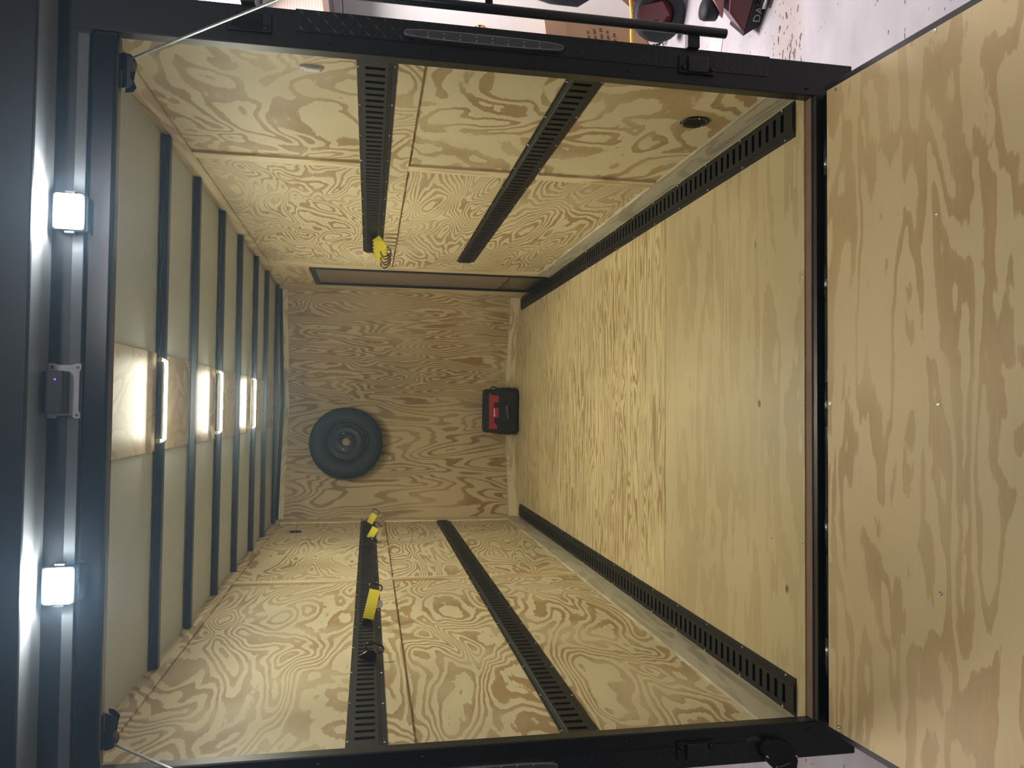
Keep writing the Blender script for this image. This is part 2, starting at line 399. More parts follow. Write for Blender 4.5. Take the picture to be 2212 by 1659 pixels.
# ================================================================== THE TRAILER SHELL
b = MB()
for (y0, y1, mi) in ((0.047, 1.2376, 0), (1.2424, 2.5105, 1), (2.5145, 3.7285, 2), (3.7325, 4.875, 1)):
    b.box(-1.05, 1.05, y0, y1, -0.019, 0.0, mi=mi)
b.prism([(-1.05, 4.878), (1.05, 4.878), (0, 5.24)], -0.019, 0.0, lambda u, v, h: (u, v, h), mi=2)
b.box(-1.05, 1.05, 0.05, 4.87, -0.06, -0.0195, mi=3)
floor = structure(b.build('floor', [P['floor_a'], P['floor_b'], P['floor_c'], M['dark']]), 'pale plywood trailer floor laid in four sheets')
kid = MB()
for i, (x, y) in enumerate([(0, 1.232), (0.4, 1.232), (-0.49, 1.232), (0.85, 1.232), (-0.9, 1.232), (0.42, .06), (0.0, .06), (-.45, .06)]):
    s_ = MB(); s_.lathe([(0.0, 0.0015), (0.005, 0.001), (0.006, 0.0)], lambda a, c, h, x=x, y=y: (x + a, y + c, h), n=12)
    s_.build('screw', M['steel'], parent=floor)

# side walls (base sheet, set back from the trims) as thick walls with a black skin outside
def sidewall(sgn, name, zones, label):
    b = MB()
    mats = []
    x0, x1 = sorted((sgn * WB, sgn * 1.09))
    for (y0, y1, z0, z1, mt) in zones:
        if mt not in mats: mats.append(mt)
        b.box(x0, x1, y0, y1, z0, z1, mi=mats.index(mt))
    mats.append(M['black'])
    o0, o1 = sorted((sgn * 1.0905, sgn * 1.105))
    b.box(o0, o1, 0.046, LEN, -0.145, 2.45, mi=len(mats) - 1)
    return structure(b.build(name, mats), label)
sidewall(1, 'wall_right', [(0.046, 1.15, -0.02, 1.35, P['wall_near']), (1.15, LEN, -0.02, 1.35, P['wall_far']),
                           (0.046, 1.15, 1.35, 2.24, P['wall_up_near']), (1.15, LEN, 1.35, 2.24, P['wall_up_far'])], 'plywood side wall with the side door')
sidewall(-1, 'wall_left', [(0.046, 2.36, -0.02, 1.35, P['left_near']), (2.36, LEN, -0.02, 1.35, P['left_far']),
                           (0.046, 2.36, 1.35, 2.24, P['left_near']), (2.36, LEN, 1.35, 2.24, P['left_far'])], 'plywood side wall without a door')
# V-shaped front wall
b = MB()
for s_, mi in ((1, 0), (-1, 1)):
    b.prism([(s_ * 1.09, LEN), (0, LEN + VN + .02), (0, LEN + VN + 0.07), (s_ * 1.11, LEN + 0.05)], -0.02, 2.24, lambda u, v, h: (u, v, h), mi=mi)
structure(b.build('wall_front', [P['front_right'], P['front_left']]), 'plywood front wall of two panels meeting at a centre seam')

TH = W
def strip(sgn, y0, y1, z0, z1, mt, label, th=None):
    x0, x1 = sorted((sgn * W, sgn * (WB + 0.001)))
    trim(MB().box(x0, x1, y0, y1, z0, z1), mt, label, bevel=0.0006)
# right wall trims
strip(1, 0.046, 3.70, 0.0, 0.10, P['grey_strip'], 'greyish bottom trim strip of the right wall')
strip(1, 0.046, 3.57, 1.243, 1.452, P['wall_up_far'], 'horizontal trim strip behind the upper right track')
strip(1, 0.046, 4.875, 2.137, 2.205, P['strip'], 'top trim strip of the right wall')
strip(1, 1.113, 1.187, 0.1005, 0.660, P['strip_v'], 'bottom vertical batten of the right wall, under the lower track')
strip(1, 1.113, 1.187, 0.792, 1.2425, P['strip_v'], 'middle vertical batten of the right wall, between the tracks')
strip(1, 1.113, 1.187, 1.4525, 2.1365, P['strip_v'], 'upper vertical batten of the right wall')
strip(1, 3.5705, 3.70, 0.1005, 2.1365, P['strip_v'], 'vertical trim on the near side of the side door')
strip(1, 3.7005, 4.475, 1.86, 2.1365, P['strip'], 'plywood above the side door')
strip(1, 4.4755, 4.79, 0.0, 2.1365, P['strip_v'], 'vertical trim on the far side of the side door')
# left wall trims
strip(-1, 0.046, 4.875, 0.0, 0.125, P['grey_strip'], 'greyish bottom trim strip of the left wall')
strip(-1, 0.046, 4.875, 1.245, 1.452, P['left_near'], 'horizontal trim strip behind the upper left track')
strip(-1, 0.046, 4.875, 2.137, 2.205, P['left_near'], 'top trim strip of the left wall')
strip(-1, 2.335, 2.405, 0.1255, 0.661, P['strip_v'], 'bottom vertical batten of the left wall, under the lower track')
strip(-1, 2.335, 2.405, 0.793, 1.2445, P['strip_v'], 'middle vertical batten of the left wall, between the tracks')
strip(-1, 2.335, 2.405, 1.4525, 2.1365, P['strip_v'], 'upper vertical batten of the left wall')
strip(-1, 4.70, 4.875, 0.1255, 1.2445, P['strip_v'], 'lower corner trim of the left wall')
strip(-1, 4.70, 4.875, 1.4525, 2.1365, P['strip_v'], 'upper corner trim of the left wall')
# front wall trims
def front_strip(sgn, z0, z1, mt, label, t=0.012, x0=0.0, x1=1.03):
    def pt(x, d): return (sgn * x, LEN + VN * (1 - x / 1.05) + 0.012 - d)
    q = [pt(x0, 0), pt(x1, 0), pt(x1, t), pt(x0, t)]
    trim(MB().prism(q, z0, z1, lambda u, v, h: (u, v, h)), mt, label)
front_strip(1, 0.0, 0.085, P['strip'], 'bottom trim strip under the right front panel')
front_strip(-1, 0.0, 0.085, P['strip'], 'bottom trim strip under the left front panel')
front_strip(1, 2.13, 2.176, P['strip'], 'top trim strip above the right front panel', t=.006)
front_strip(-1, 2.13, 2.176, P['strip'], 'top trim strip above the left front panel', t=.006)
front_strip(1, 2.177, 2.2049, M['bow'], 'black angle along the top of the right front panel', t=.03)
front_strip(-1, 2.177, 2.2049, M['bow'], 'black angle along the top of the left front panel', t=.03)
front_strip(1, 0.086, 2.129, P['front_left'], 'narrow plywood lap at the centre seam of the front wall', t=.004, x0=0.0, x1=0.03)

# ceiling skin
b = MB()
b.box(-1.0415, 1.0415, 0.046, LEN, CZ, CZ + 0.03)
b.prism([(-1.04, LEN), (1.04, LEN), (0, LEN + VN + .03)], CZ, CZ + 0.03, lambda u, v, h: (u, v, h))
structure(b.build('ceiling', M['roof']), 'grey metal roof skin above the black bows')
for y0, y1 in ((0.05, 2.40), (2.402, LEN + .15)):
    trim(MB().box(-0.20, 0.175, y0, y1, CZ - 0.006, CZ - 0.0005), P['ceil_ply'],
         'plywood strip down the middle of the ceiling, ' + ('half over the opening' if y0 < 1 else 'half toward the front wall'))
# roof bows
BOW_Y = [0.931, 1.48, 2.098, 2.689, 3.363, 3.946, 4.636]
names = ['nearest the opening, carrying the first tube light', 'just beyond the first tube light', 'carrying the middle tube light',
         'between the middle and the farthest tube light', 'carrying the farthest tube light', 'just beyond the farthest tube light', 'closest to the front wall']
bows = []
def bow_mesh():
    b = MB()
    prof = [(-0.034, 0.0245), (-0.034, 0.021), (-0.020, 0.021), (-0.016, 0.0), (0.016, 0.0), (0.020, 0.021), (0.034, 0.021), (0.034, 0.0245)]
    b.prism(prof, -1.028, 1.028, lambda u, v, h: (h, u, v))
    return b
for k in range(7):
    if k == 0:
        bw = bow_mesh().build('roof_bow', M['bow']); bows.append(bw)
    else:
        bw = bows[0].copy(); COL.objects.link(bw); bows.append(bw)
    bw.location = (0, BOW_Y[k], 2.180 - 0.0065)
    tag(bw, 'black steel ceiling bow ' + names[k], 'roof bow', 'black steel ceiling bows')

# ------------------------------------------------------------------ rear frame
def post(s_, label):
    x0, x1 = sorted((s_ * 1.0, s_ * 1.112))
    o = trim(MB().box(x0, x1, 0.0, 0.045, -0.145, 2.48), M['black'], label, bevel=0.004)
    xa, xb = sorted((s_ * 1.048, s_ * 1.113))
    t = MB().box(xa, xb, -0.0025, 0.0, 0.15, 1.62).build('diamond_plate', M['tread'], parent=o)
    for z in (0.62, 1.23, 1.52, 0.02):
        q = MB(); q.lathe([(0, -0.004), (0.004, -0.0035), (0.006, 0.0)], lambda a, c, h, z=z: (s_ * 1.024 + a, h, z + c), n=12)
        q.build('rivet', M['black_gloss'], parent=o)
    return o
post(1, 'right black steel post of the rear opening with a long lens lamp')
post(-1, 'left black steel post of the rear opening with a dark latch')
trim(MB().box(-1.0, 1.0, 0.0, 0.045, 2.088, 2.158), M['black_gloss'], 'black header tube across the top of the opening', bevel=0.010)
trim(MB().box(-1.0, 1.0, 0.002, 0.045, 2.1585, 2.2400), M['black'], 'black header face above the grey bar')
trim(MB().box(-1.115, 0.985, -0.006, 0.001, 2.1590, 2.1870), M['alu'], 'slim grey bar along the header', bevel=0.001)
trim(MB().box(-1.112, 1.112, -0.125, 0.045, 2.2405, 2.2440), M['soffit'], 'underside of the rear hood, greyed for the light spilling on it')
trim(MB().box(-1.112, 1.112, -0.140, -0.1255, 2.236, 2.52), M['black'], 'black outer face of the rear hood', bevel=0.004)
trim(MB().box(-1.04, 1.04, 0.012, 0.0465, -0.060, -0.004), M['brownwood'], 'brown board edge under the near floor sheet')
trim(MB().box(-1.0, 1.0, -0.012, 0.0118, -0.075, -0.008), M['black'], 'black sill angle in front of the floor')

# rear door stops: soft dark gasket behind the posts
for s_ in (1, -1):
    x0, x1 = sorted((s_ * 1.022, s_ * 1.0415))
    trim(MB().box(x0, x1, 0.0452, 0.060, 0.0005, 2.20), M['black'], ('right' if s_ > 0 else 'left') + ' inner edge channel behind the rear post')

# ================================================================== RAMP DOOR
RA = R(6.0); RY = -0.060; RZ = -0.0141
rc, rs = math.cos(RA), math.sin(RA)
def RP(x, s, h=0.0): return (x, RY - s * rc + h * -rs, RZ - s * rs + h * rc)
ramp = thing('ramp_door', 'lowered ramp door faced with plywood in front of the opening', 'ramp', (0, RY, -0.075))
b = MB(); b.prism([(-0.993, 0.0), (0.993, 0.0), (0.993, 1.98), (-0.993, 1.98)], -0.018, 0.0, lambda u, v, h: RP(u, v, h))
o = b.build('plywood_panel', P['ramp'], parent=ramp, at=ramp.location); o.location = (0, 0, 0)
b = MB(); b.prism([(-1.012, -0.012), (1.012, -0.012), (1.012, 2.0), (-1.012, 2.0)], -0.052, -0.0185, lambda u, v, h: RP(u, v, h))
for s_ in (1, -1):
    x0, x1 = sorted((s_ * 0.9935, s_ * 1.012)); b.prism([(x0, -0.012), (x1, -0.012), (x1, 2.0), (x0, 2.0)], -0.0185, -0.0015, lambda u, v, h: RP(u, v, h))
o = b.build('edge_frame', M['track'], parent=ramp, at=ramp.location, bevel=0.0015); o.location = (0, 0, 0)
b = MB(); b.tube([(-0.99, -0.034, -0.040), (0.99, -0.034, -0.040)], 0.018, n=16)
for i in range(5):
    x = -0.8 + i * 0.4; b.tube([(x - .07, -0.034, -0.040), (x + .07, -0.034, -0.040)], 0.0195, n=16)
o = b.build('hinge', M['black_gloss'], parent=ramp, at=ramp.location); o.location = (0, 0, 0)
b = MB(); b.prism([(-0.98, 2.0), (0.98, 2.0), (0.98, 2.32), (-0.98, 2.32)], -0.03, -0.02, lambda u, v, h: (u, RP(u, v, h)[1], RP(u, v, h)[2] - (v - 2.0) * 0.30))
o = b.build('flap', M['tread'], parent=ramp, at=ramp.location); o.location = (0, 0, 0)
sc0 = None
for (x, s) in [(0.002, .010), (-.487, .010), (.499, .010), (-.976, .045), (.981, .042), (0, .422), (-.487, .425), (.494, .421), (.986, .421), (-.98, .425),
               (0, .84), (.49, .84), (-.49, .84), (.98, .84), (-.98, .84)]:
    if sc0 is None:
        q = MB(); q.lathe([(0, 0.0004), (0.0022, 0.0002), (0.003, 0.0014), (0.006, 0.0012), (0.0066, 0.0)], lambda a, c, h: (a, c, h), n=14)
        sc0 = q.build('screw', M['steel'], parent=ramp); o = sc0
    else:
        o = sc0.copy(); COL.objects.link(o)
    pp = Vector(RP(x, s)) - ramp.location; o.location = pp; o.rotation_euler = (RA, 0, 0)

# ================================================================== CARGO TRACKS
PITCH = 0.0508
def track_mesh(L, slot_off=0.03):
    """profile in (u along, v across 0..0.124, h out); real slots with side walls"""
    b = MB(); v0, v1 = 0.034, 0.100
    H = 0.0115; F = 0.0035
    prof = [(0.0, 0.0), (0.0, F), (0.015, F), (0.018, 0.0075), (0.0225, 0.0075), (0.0255, H), (v0, H)]
    n = int((L - 2 * slot_off) / PITCH)
    off = (L - n * PITCH) / 2
    def strip_(prof):
        for (a, c), (d, e) in zip(prof[:-1], prof[1:]):
            b.quad((0, a, c), (L, a, c), (L, d, e), (0, d, e))
    strip_(prof)
    prof2 = [(v1, H), (0.1045, H), (0.1075, 0.0075), (0.111, 0.0075), (0.1135, F), (0.124, F), (0.124, 0.0)]
    strip_(prof2)
    hw = 0.0100; rr = 0.0035
    b.quad((0, v0, H), (off, v0, H), (off, v1, H), (0, v1, H))
    b.quad((L - off, v0, H), (L, v0, H), (L, v1, H), (L - off, v1, H))
    s0, s1 = v0 + 0.002, v1 - 0.002
    for i in range(n):
        a = off + i * PITCH; c = a + PITCH; m_ = (a + c) / 2
        l, r = m_ - hw, m_ + hw
        oc = [(l + rr, s0), (r - rr, s0), (r, s0 + rr), (r, s1 - rr), (r - rr, s1), (l + rr, s1), (l, s1 - rr), (l, s0 + rr)]
        # surround
        b.quad((a, v0, H), (c, v0, H), (r - rr, s0, H), (l + rr, s0, H))
        b.quad((c, v0, H), (c, v1, H), (r, s1 - rr, H), (r, s0 + rr, H)); b.quad((c, v0, H), (r, s0 + rr, H), (r - rr, s0, H))
        b.quad((c, v1, H), (r - rr, s1, H), (r, s1 - rr, H))
        b.quad((c, v1, H), (a, v1, H), (l + rr, s1, H), (r - rr, s1, H))
        b.quad((a, v1, H), (l, s1 - rr, H), (l + rr, s1, H))
        b.quad((a, v1, H), (a, v0, H), (l, s0 + rr, H), (l, s1 - rr, H)); b.quad((a, v0, H), (l + rr, s0, H), (l, s0 + rr, H))
        for q in range(8):
            p1, p2 = oc[q], oc[(q + 1) % 8]
            b.quad((p1[0], p1[1], H), (p2[0], p2[1], H), (p2[0], p2[1], 0.0095), (p1[0], p1[1], 0.0095))
    # end closures
    full = prof + prof2
    b.quad(*[(0, a, c) for a, c in full]); b.quad(*[(L, a, c) for a, c in reversed(full)])
    return b, full
def cargo_track(label, group, org, du, dv, dn, L, jump=0.305):
    du, dv, dn, org = Vector(du), Vector(dv), Vector(dn), Vector(org)
    e = thing('cargo_track', label, 'track', org, group)
    b, full = track_mesh(L)
    f = lambda p: du * p[0] + dv * p[1] + dn * p[2]
    b.v = [tuple(f(p)) for p in b.v]
    # the dark back seen through the slots
    me = b
    o = me.build('slotted_rail', M['track'], parent=e)
    bb = MB(); c = [(0.01, .03, .0012), (L - .01, .03, .0012), (L - .01, .104, .0012), (.01, .104, .0012)]
    bb.quad(*[tuple(f(p)) for p in c]); o2 = bb.build('backing', M['dark'], parent=e)
    rot = Matrix((du, dv, dn)).transposed().to_euler() if du.cross(dv).dot(dn) > 0 else Matrix((dv, du, dn)).transposed().to_euler()
    k = 0; u = 0.06; sc = None
    while u < L - 0.02:
        for v in (0.0075, 0.1185):
            if sc is None and SCREW[0] is None:
                q = MB(); q.lathe([(0, 0.0022), (0.0028, 0.002), (0.0042, 0.0)], lambda a, c, h: (a, c, h), n=10)
                SCREW[0] = q.build('screw', M['steel'], parent=e); s_ = SCREW[0]
            else:
                s_ = SCREW[0].copy(); COL.objects.link(s_); s_.parent = e
            s_.location = f((u + (0.0 if v < .05 else 0.02), v, 0.0036)); s_.rotation_euler = rot
        u += jump
    return e
SCREW = [None]
G1, G2 = 'black slotted cargo tracks on the side walls', 'black slotted cargo tracks on the floor'
cargo_track('black slotted track on the right wall at chest height, yellow straps at its far end', G1, (1.0295, 0.062, 1.326), (0, 1, 0), (0, 0, 1), (-1, 0, 0), 2.93)
cargo_track('lower black slotted track on the right wall, ending before the side door', G1, (1.0405, 0.062, 0.664), (0, 1, 0), (0, 0, 1), (-1, 0, 0), 3.20)
cargo_track('black slotted track on the left wall at chest height, with straps and a lone ring', G1, (-1.0295, 0.062, 1.326), (0, 1, 0), (0, 0, 1), (1, 0, 0), 4.58)
cargo_track('lower black slotted track on the left wall', G1, (-1.0405, 0.062, 0.665), (0, 1, 0), (0, 0, 1), (1, 0, 0), 4.62)
cargo_track('black slotted track on the floor along the right wall, leading to the side door', G2, (0.900, 0.098, 0.0003), (0, 1, 0), (1, 0, 0), (0, 0, 1), 4.70)
cargo_track('black slotted track on the floor along the left wall', G2, (-0.902, 0.098, 0.0003), (0, 1, 0), (-1, 0, 0), (0, 0, 1), 4.69)

# ================================================================== SIDE DOOR (right wall)
d = structure(MB().box(1.0375, 1.0415, 3.735, 4.445, 0.29, 1.825).build('door_1', M['door_skin']), 'narrow side door near the front of the right wall')
def part(b, name, mt, par, bevel=0, label=None):
    o = b.build(name, mt, parent=par, bevel=bevel)
    if par.type != 'EMPTY' or True:
        o.location = Vector(o.location) - (Vector(par.location) if par.parent is None else Vector((0, 0, 0)))
    if label: o['label'] = label
    return o
b = MB(); b.box(1.018, 1.0415, 3.701, 3.733, 0.02, 1.858).box(1.018, 1.0415, 4.446, 4.475, 0.02, 1.858).box(1.018, 1.0415, 3.7335, 4.4455, 1.826, 1.858).box(1.018, 1.0415, 3.7335, 4.4455, 0.014, 0.045)
part(b, 'door_frame', M['black'], d, bevel=0.002)
part(MB().box(1.036, 1.0415, 3.735, 4.445, 0.046, 0.278), 'kick_panel', M['door_low'], d)
part(MB().box(1.034, 1.0415, 3.735, 4.445, 0.2785, 0.2895), 'cross_bar', M['black'], d)
for (y, z) in ((3.90, 1.58), (4.02, 1.58), (3.78, .95), (3.80, 1.15), (4.30, .40), (4.15, .40), (4.3, .95), (4.3, 1.3)):
    q = MB(); q.lathe([(0, 0.004), (0.005, 0.003), (0.007, 0)], lambda a, c, h, y=y, z=z: (1.0373 - h, y + a, z + c), n=10)
    part(q, 'bolt', M['steel'], d)

# ================================================================== CEILING TUBE LIGHTS
def tube_light(y, which, xs=(-0.145, 0.135)):
    z = 2.160
    e = thing('tube_light', 'glowing handle-shaped tube light under the %s' % which, 'ceiling light', (0, y, z), 'glowing tube lights in a row on the ceiling')
    xa, xb = xs
    def arc(x, sg):
        pts = []
        for k in range(7):
            a = R(90) * k / 6
            pts.append((x + sg * 0.014 * math.sin(a), 0, 0.014 - 0.014 * math.cos(a)))
        return pts
    L_ = arc(xa, -1); L_.reverse(); Rr = arc(xb, 1)
    top_l = [(L_[0][0], -0.012, L_[0][2] + .004)]; top_r = [(Rr[-1][0], -0.012, Rr[-1][2] + .004)]
    b = MB(); b.tube(top_l + L_ + Rr + top_r, 0.0062, n=12)
    o = b.build('glowing_tube', [M['led'], M['white'], M['led_end']], parent=e)
    for p_ in o.data.polygons:                       # the light leaves only through the lower half
        if p_.center.z > -0.0035: p_.material_index = 1 if (abs(p_.center.x - (xa + xb) / 2) < 0.1 and p_.center.z > 0.003) else 2
    MB().box(xa, xb, -0.008, 0.008, 0.0062, 0.0115).build('lamp_housing', M['white'], parent=e)
    for x in (xa - 0.014, xb + 0.014):
        MB().box(x - 0.008, x + 0.008, -0.030, -0.0185, 0.008, 0.024).build('end_clip', M['white'], parent=e)
    return e
for y, wh, xs in ((0.88, 'bow nearest the opening', (-0.145, 0.135)), (2.007, 'third bow from the opening', (-0.15, 0.14)), (3.215, 'fifth bow from the opening', (-0.155, 0.145))):
    tube_light(y, wh, xs)
for i, (y, wh) in enumerate(((0.88, 'nearest'), (2.007, 'middle'), (3.215, 'farthest'))):
    pts = []
    for k in range(15):
        t = k / 14; x = 1.0 + (0.17 - 1.0) * t
        pts.append((x, y + 0.012 + 0.006 * math.sin(t * 9 + i), 2.190 - 0.012 * math.sin(t * math.pi * 3) ** 2))
    o = MB().tube(pts, 0.0016, n=6).build('lamp_wire', M['wood_dark'])
    tag(o, 'thin wire running from the right wall to the %s tube light' % wh, 'wire')

# ================================================================== FLOODLIGHTS ON THE HEADER
def flood(x, label):
    e = thing('floodlight', label, 'floodlight', (x, -0.03, 2.186), 'square floodlights on the header', rot=(R(4), 0, 0))
    b = MB().box(-0.050, 0.050, -0.012, 0.020, -0.040, 0.040)
    b.build('housing', M['black'], parent=e, bevel=0.006)
    n = 40
    poly = []
    for (cx, cz, a0) in ((0.038, 0.026, 0), (-0.038, 0.026, 90), (-0.038, -0.026, 180), (0.038, -0.026, 270)):
        for k in range(6):
            a = R(a0 + 18 * k); poly.append((cx + .008 * math.cos(a), cz + .008 * math.sin(a)))
    b = MB(); b.prism(poly, -0.0155, -0.0122, lambda u, v, h: (u, h, v))
    b.build('lamp_lens', M['flood'], parent=e)
    MB().box(-0.056, -0.0505, -0.004, 0.026, -0.012, 0.012).build('bracket', M['black'], parent=e)
    MB().box(0.0505, 0.056, -0.004, 0.026, -0.012, 0.012).build('bracket', M['black'], parent=e)
    return e
flood(0.487, 'blazing square floodlight on the right half of the header')
flood(-0.497, 'blazing square floodlight on the left half of the header')

# reversing camera on its plate
e = thing('rear_camera', 'black box camera with a blue light on a pale bracket plate at the header', 'camera', (0.012, -0.0065, 2.195), rot=(0, 0, 0))
pl = [(-.073, -.040), (-.060, -.040), (-.052, -.036), (.050, -.036), (.060, -.040), (.073, -.040), (.073, -.028), (.069, -.016), (.069, .016), (.073, .028), (.073, .040), (.055, .040), (.045, .037), (-.045, .037), (-.055, .040), (-.073, .040), (-.073, .022), (-.066, .016), (-.066, -.016), (-.073, -.028)]
MB().prism(pl, -0.003, 0.0, lambda u, v, h: (u, h, v)).build('bracket_plate', M['plate'], parent=e, bevel=0.0005)
MB().box(-0.060, 0.052, -0.050, -0.0032, -0.014, 0.038).build('camera_box', M['black'], parent=e, bevel=0.003)
q = MB(); q.lathe([(0, -0.0525), (0.0022, -0.0522), (0.0026, -0.050)], lambda a, c, h: (0.029 + a, h, 0.006 + c), n=12); q.build('status_light', M['blue_led'], parent=e, )
for (x, z) in ((0.064, -0.032), (0.064, 0.031), (-0.064, -0.032)):
    q = MB(); q.lathe([(0, -0.006), (0.003, -0.0058), (0.0042, -0.003)], lambda a, c, h, x=x, z=z: (x + a, h, z + c), n=8, smooth=False); q.build('bolt', M['dark_steel'], parent=e)

# cable guides and lift cables
def guide(s_, label):
    e = thing('cable_pulley', label, 'pulley', (s_ * 0.915, 0.065, 2.088), 'cable pulleys under the header')
    poly = [(-.052, .004), (.052, .004), (.046, -.012), (.030, -.026), (.014, -.022), (-.016, -.018), (-.034, -.026), (-.048, -.016)]
    MB().prism(poly, -0.004, 0.0, lambda u, v, h: (u, h - 0.012, v)).build('hanger_plate', M['black'], parent=e, bevel=.001)
    MB().prism(poly, -0.004, 0.0, lambda u, v, h: (u, h + 0.022, v)).build('hanger_plate', M['black'], parent=e, bevel=.001)
    q = MB(); q.lathe([(0.004, -0.010), (0.024, -0.010), (0.024, -0.006), (0.018, 0.0), (0.024, 0.006), (0.024, 0.010), (0.004, 0.010)], lambda a, c, h: (s_ * 0.028 + a, h + .003, -0.004 + c), n=24)
    q.build('pulley_wheel', M['dark_steel'], parent=e)
    return e
guide(1, 'dark cable pulley under the right end of the header')
guide(-1, 'dark cable pulley under the left end of the header')
for s_, wh in ((1, 'right'), (-1, 'left')):
    a = Vector((s_ * 0.950, 0.055, 2.072)); c = Vector((s_ * 1.118, -1.72, -0.165))
    pts = [a.lerp(c, t / 12) for t in range(13)]
    b = MB(); b.tube(pts, 0.0036, n=8); b.tube([c + Vector((0, 0, .03)), c - Vector((0, 0, .03))], .012, n=10)
    tag(b.build('lift_cable', M['cable']), 'taut steel ramp cable on the %s side of the opening' % wh, 'cable')

# ================================================================== REAR POST FITTINGS
def lens_lamp(s_, label):
    e = thing('lens_lamp', label, 'lamp', (s_ * 1.070, -0.003, 1.074), 'long clear lens lamps on the rear posts')
    n = 40; hz, hx = 0.240, 0.0145
    def ring(sx, sz, y):
        pts = []
        for k in range(n):
            a = 2 * math.pi * k / n
            cx, cz = math.cos(a), math.sin(a)
            ex = abs(cx) ** 0.55 * (1 if cx >= 0 else -1); ez = abs(cz) ** 0.9 * (1 if cz >= 0 else -1)
            pts.append((ex * sx, y, ez * sz))
        return pts
    b = MB(); rs_ = [ring(hx, hz, -0.002), ring(hx, hz, -0.012), ring(hx * .8, hz * .985, -0.0165)]
    for r1, r2 in zip(rs_[:-1], rs_[1:]):
        for k in range(n): b.quad(r1[k], r1[(k + 1) % n], r2[(k + 1) % n], r2[k], smooth=True)
    b.quad(*rs_[-1], smooth=False)
    b.quad(*reversed(ring(hx, hz, -0.002)))
    b.build('clear_lens', M['lens'], parent=e)
    MB().tube(ring(hx * .93, hz * .995, -0.0135), 0.0011, n=6, closed=True).build('lens_glint', M['edge_glint'], parent=e)  # added pale ring paints the bright highlight along the lens edge
    b = MB().box(-0.010, 0.010, -0.0068, -0.0045, -0.205, 0.205); b.build('circuit_board', M['lens_back'], parent=e)
    for z0 in (0.207, -0.228): MB().box(-0.011, 0.011, -0.011, -0.0045, z0, z0 + .021).build('end_block', M['alu'], parent=e)
    d0 = None
    for i in range(8):
        for x in (-0.005, 0.006):
            if d0 is None:
                d0 = MB().box(-.0018, .0018, -0.0085, -0.0069, -.0018, .0018).build('light_chip', M['dot'], parent=e); o = d0
            else:
                o = d0.copy(); COL.objects.link(o)
            o.location = (x, 0, 0.17 - i * 0.048)
    return e
lens_lamp(1, 'long clear lens lamp set on the right post')
lens_lamp(-1, 'long clear lens lamp set on the left post, at the edge of the frame')

def latch_bracket(s_, z, label):
    e = thing('hinge_bracket', label, 'bracket', (s_ * 1.06, -0.001, z), 'two-bolt black brackets on the rear posts')
    MB().box(-0.027, 0.027, -0.009, -0.0016, -0.060, 0.060).build('plate', M['black'], parent=e, bevel=0.002)
    MB().box(-0.024, 0.024, -0.018, -0.0095, -0.034, 0.034).build('raised_slot', M['black_gloss'], parent=e, bevel=0.003)
    for dz in (-0.047, 0.047):
        q = MB(); q.lathe([(0, -0.017), (0.006, -0.0165), (0.0085, -0.014), (0.0085, -0.0095)], lambda a, c, h, dz=dz: (-s_ * 0.012 + a, h, dz + c), n=6, smooth=False)
        q.build('bolt', M['black_gloss'], parent=e)
latch_bracket(1, 1.745, 'black two-bolt bracket at the top of the right post, crossed by the cable')
latch_bracket(1, 0.400, 'black two-bolt bracket low on the right post beside the ladder foot')
latch_bracket(-1, 0.400, 'black two-bolt bracket low on the left post')
# ladder on the right rear edge
e = thing('ladder', 'black tubular ladder standing off outside the right post', 'ladder', (1.163, -0.02, 0.31))
b = MB(); b.tube([(0, 0, 0.0), (0, 0, 1.55)], 0.0145, n=16); b.build('rail', M['black'], parent=e)
b = MB(); b.tube([(0.32, 0, 0.0), (0.32, 0, 1.55)], 0.0145, n=16); b.build('rail', M['black'], parent=e)
for z in (0.755, 1.42):
    MB().tube([(0.002, 0, z), (0.318, 0, z)], 0.0115, n=14).build('rung', M['black'], parent=e)
for z in (0.105, 1.44):
    b = MB().box(-0.052, -0.002, 0.002, 0.030, z - 0.020, z + 0.020); b.build('standoff_foot', M['black'], parent=e, bevel=0.003)
# latch on the left post
e = thing('hanging_latch', 'dark hanging latch with two bright rivets low on the left post', 'latch', (-1.085, -0.003, 0.13))
poly = [(.035, .055), (.047, .035), (.043, 0.0), (.030, -.035), (.010, -.052), (-.020, -.060), (-.052, -.055), (-.066, -.035), (-.060, -.01), (-.042, .02), (-.018, .045), (.01, .06)]
MB().prism(poly, -0.028, -0.002, lambda u, v, h: (u, h, v)).build('latch_body', M['rubber'], parent=e, bevel=0.006)
for (x, z) in ((0.0, 0.046), (-0.006, -0.052)):
    q = MB(); q.lathe([(0, -0.034), (0.0035, -0.0335), (0.005, -0.028)], lambda a, c, h, x=x, z=z: (x + a, h, z + c), n=12); q.build('rivet', M['steel'], parent=e)
MB().tube([(-0.028 + .004 * math.cos(t), -0.031, -0.030 + t * .012) for t in range(5)], 0.003, n=8).build('pull_pin', M['alu'], parent=e)
poly = [(0.000, .03), (.014, .022), (.020, .0), (.012, -.02), (-.006, -.03), (-.02, -.018), (-.016, .008)]
o = MB().prism(poly, -0.0015, -0.0004, lambda u, v, h: (-1.052 + u, h, 0.205 + v)).build('tape_patch', M['bluegrey'])
tag(o, 'small bluish film patch stuck on the left post above the latch', 'patch')

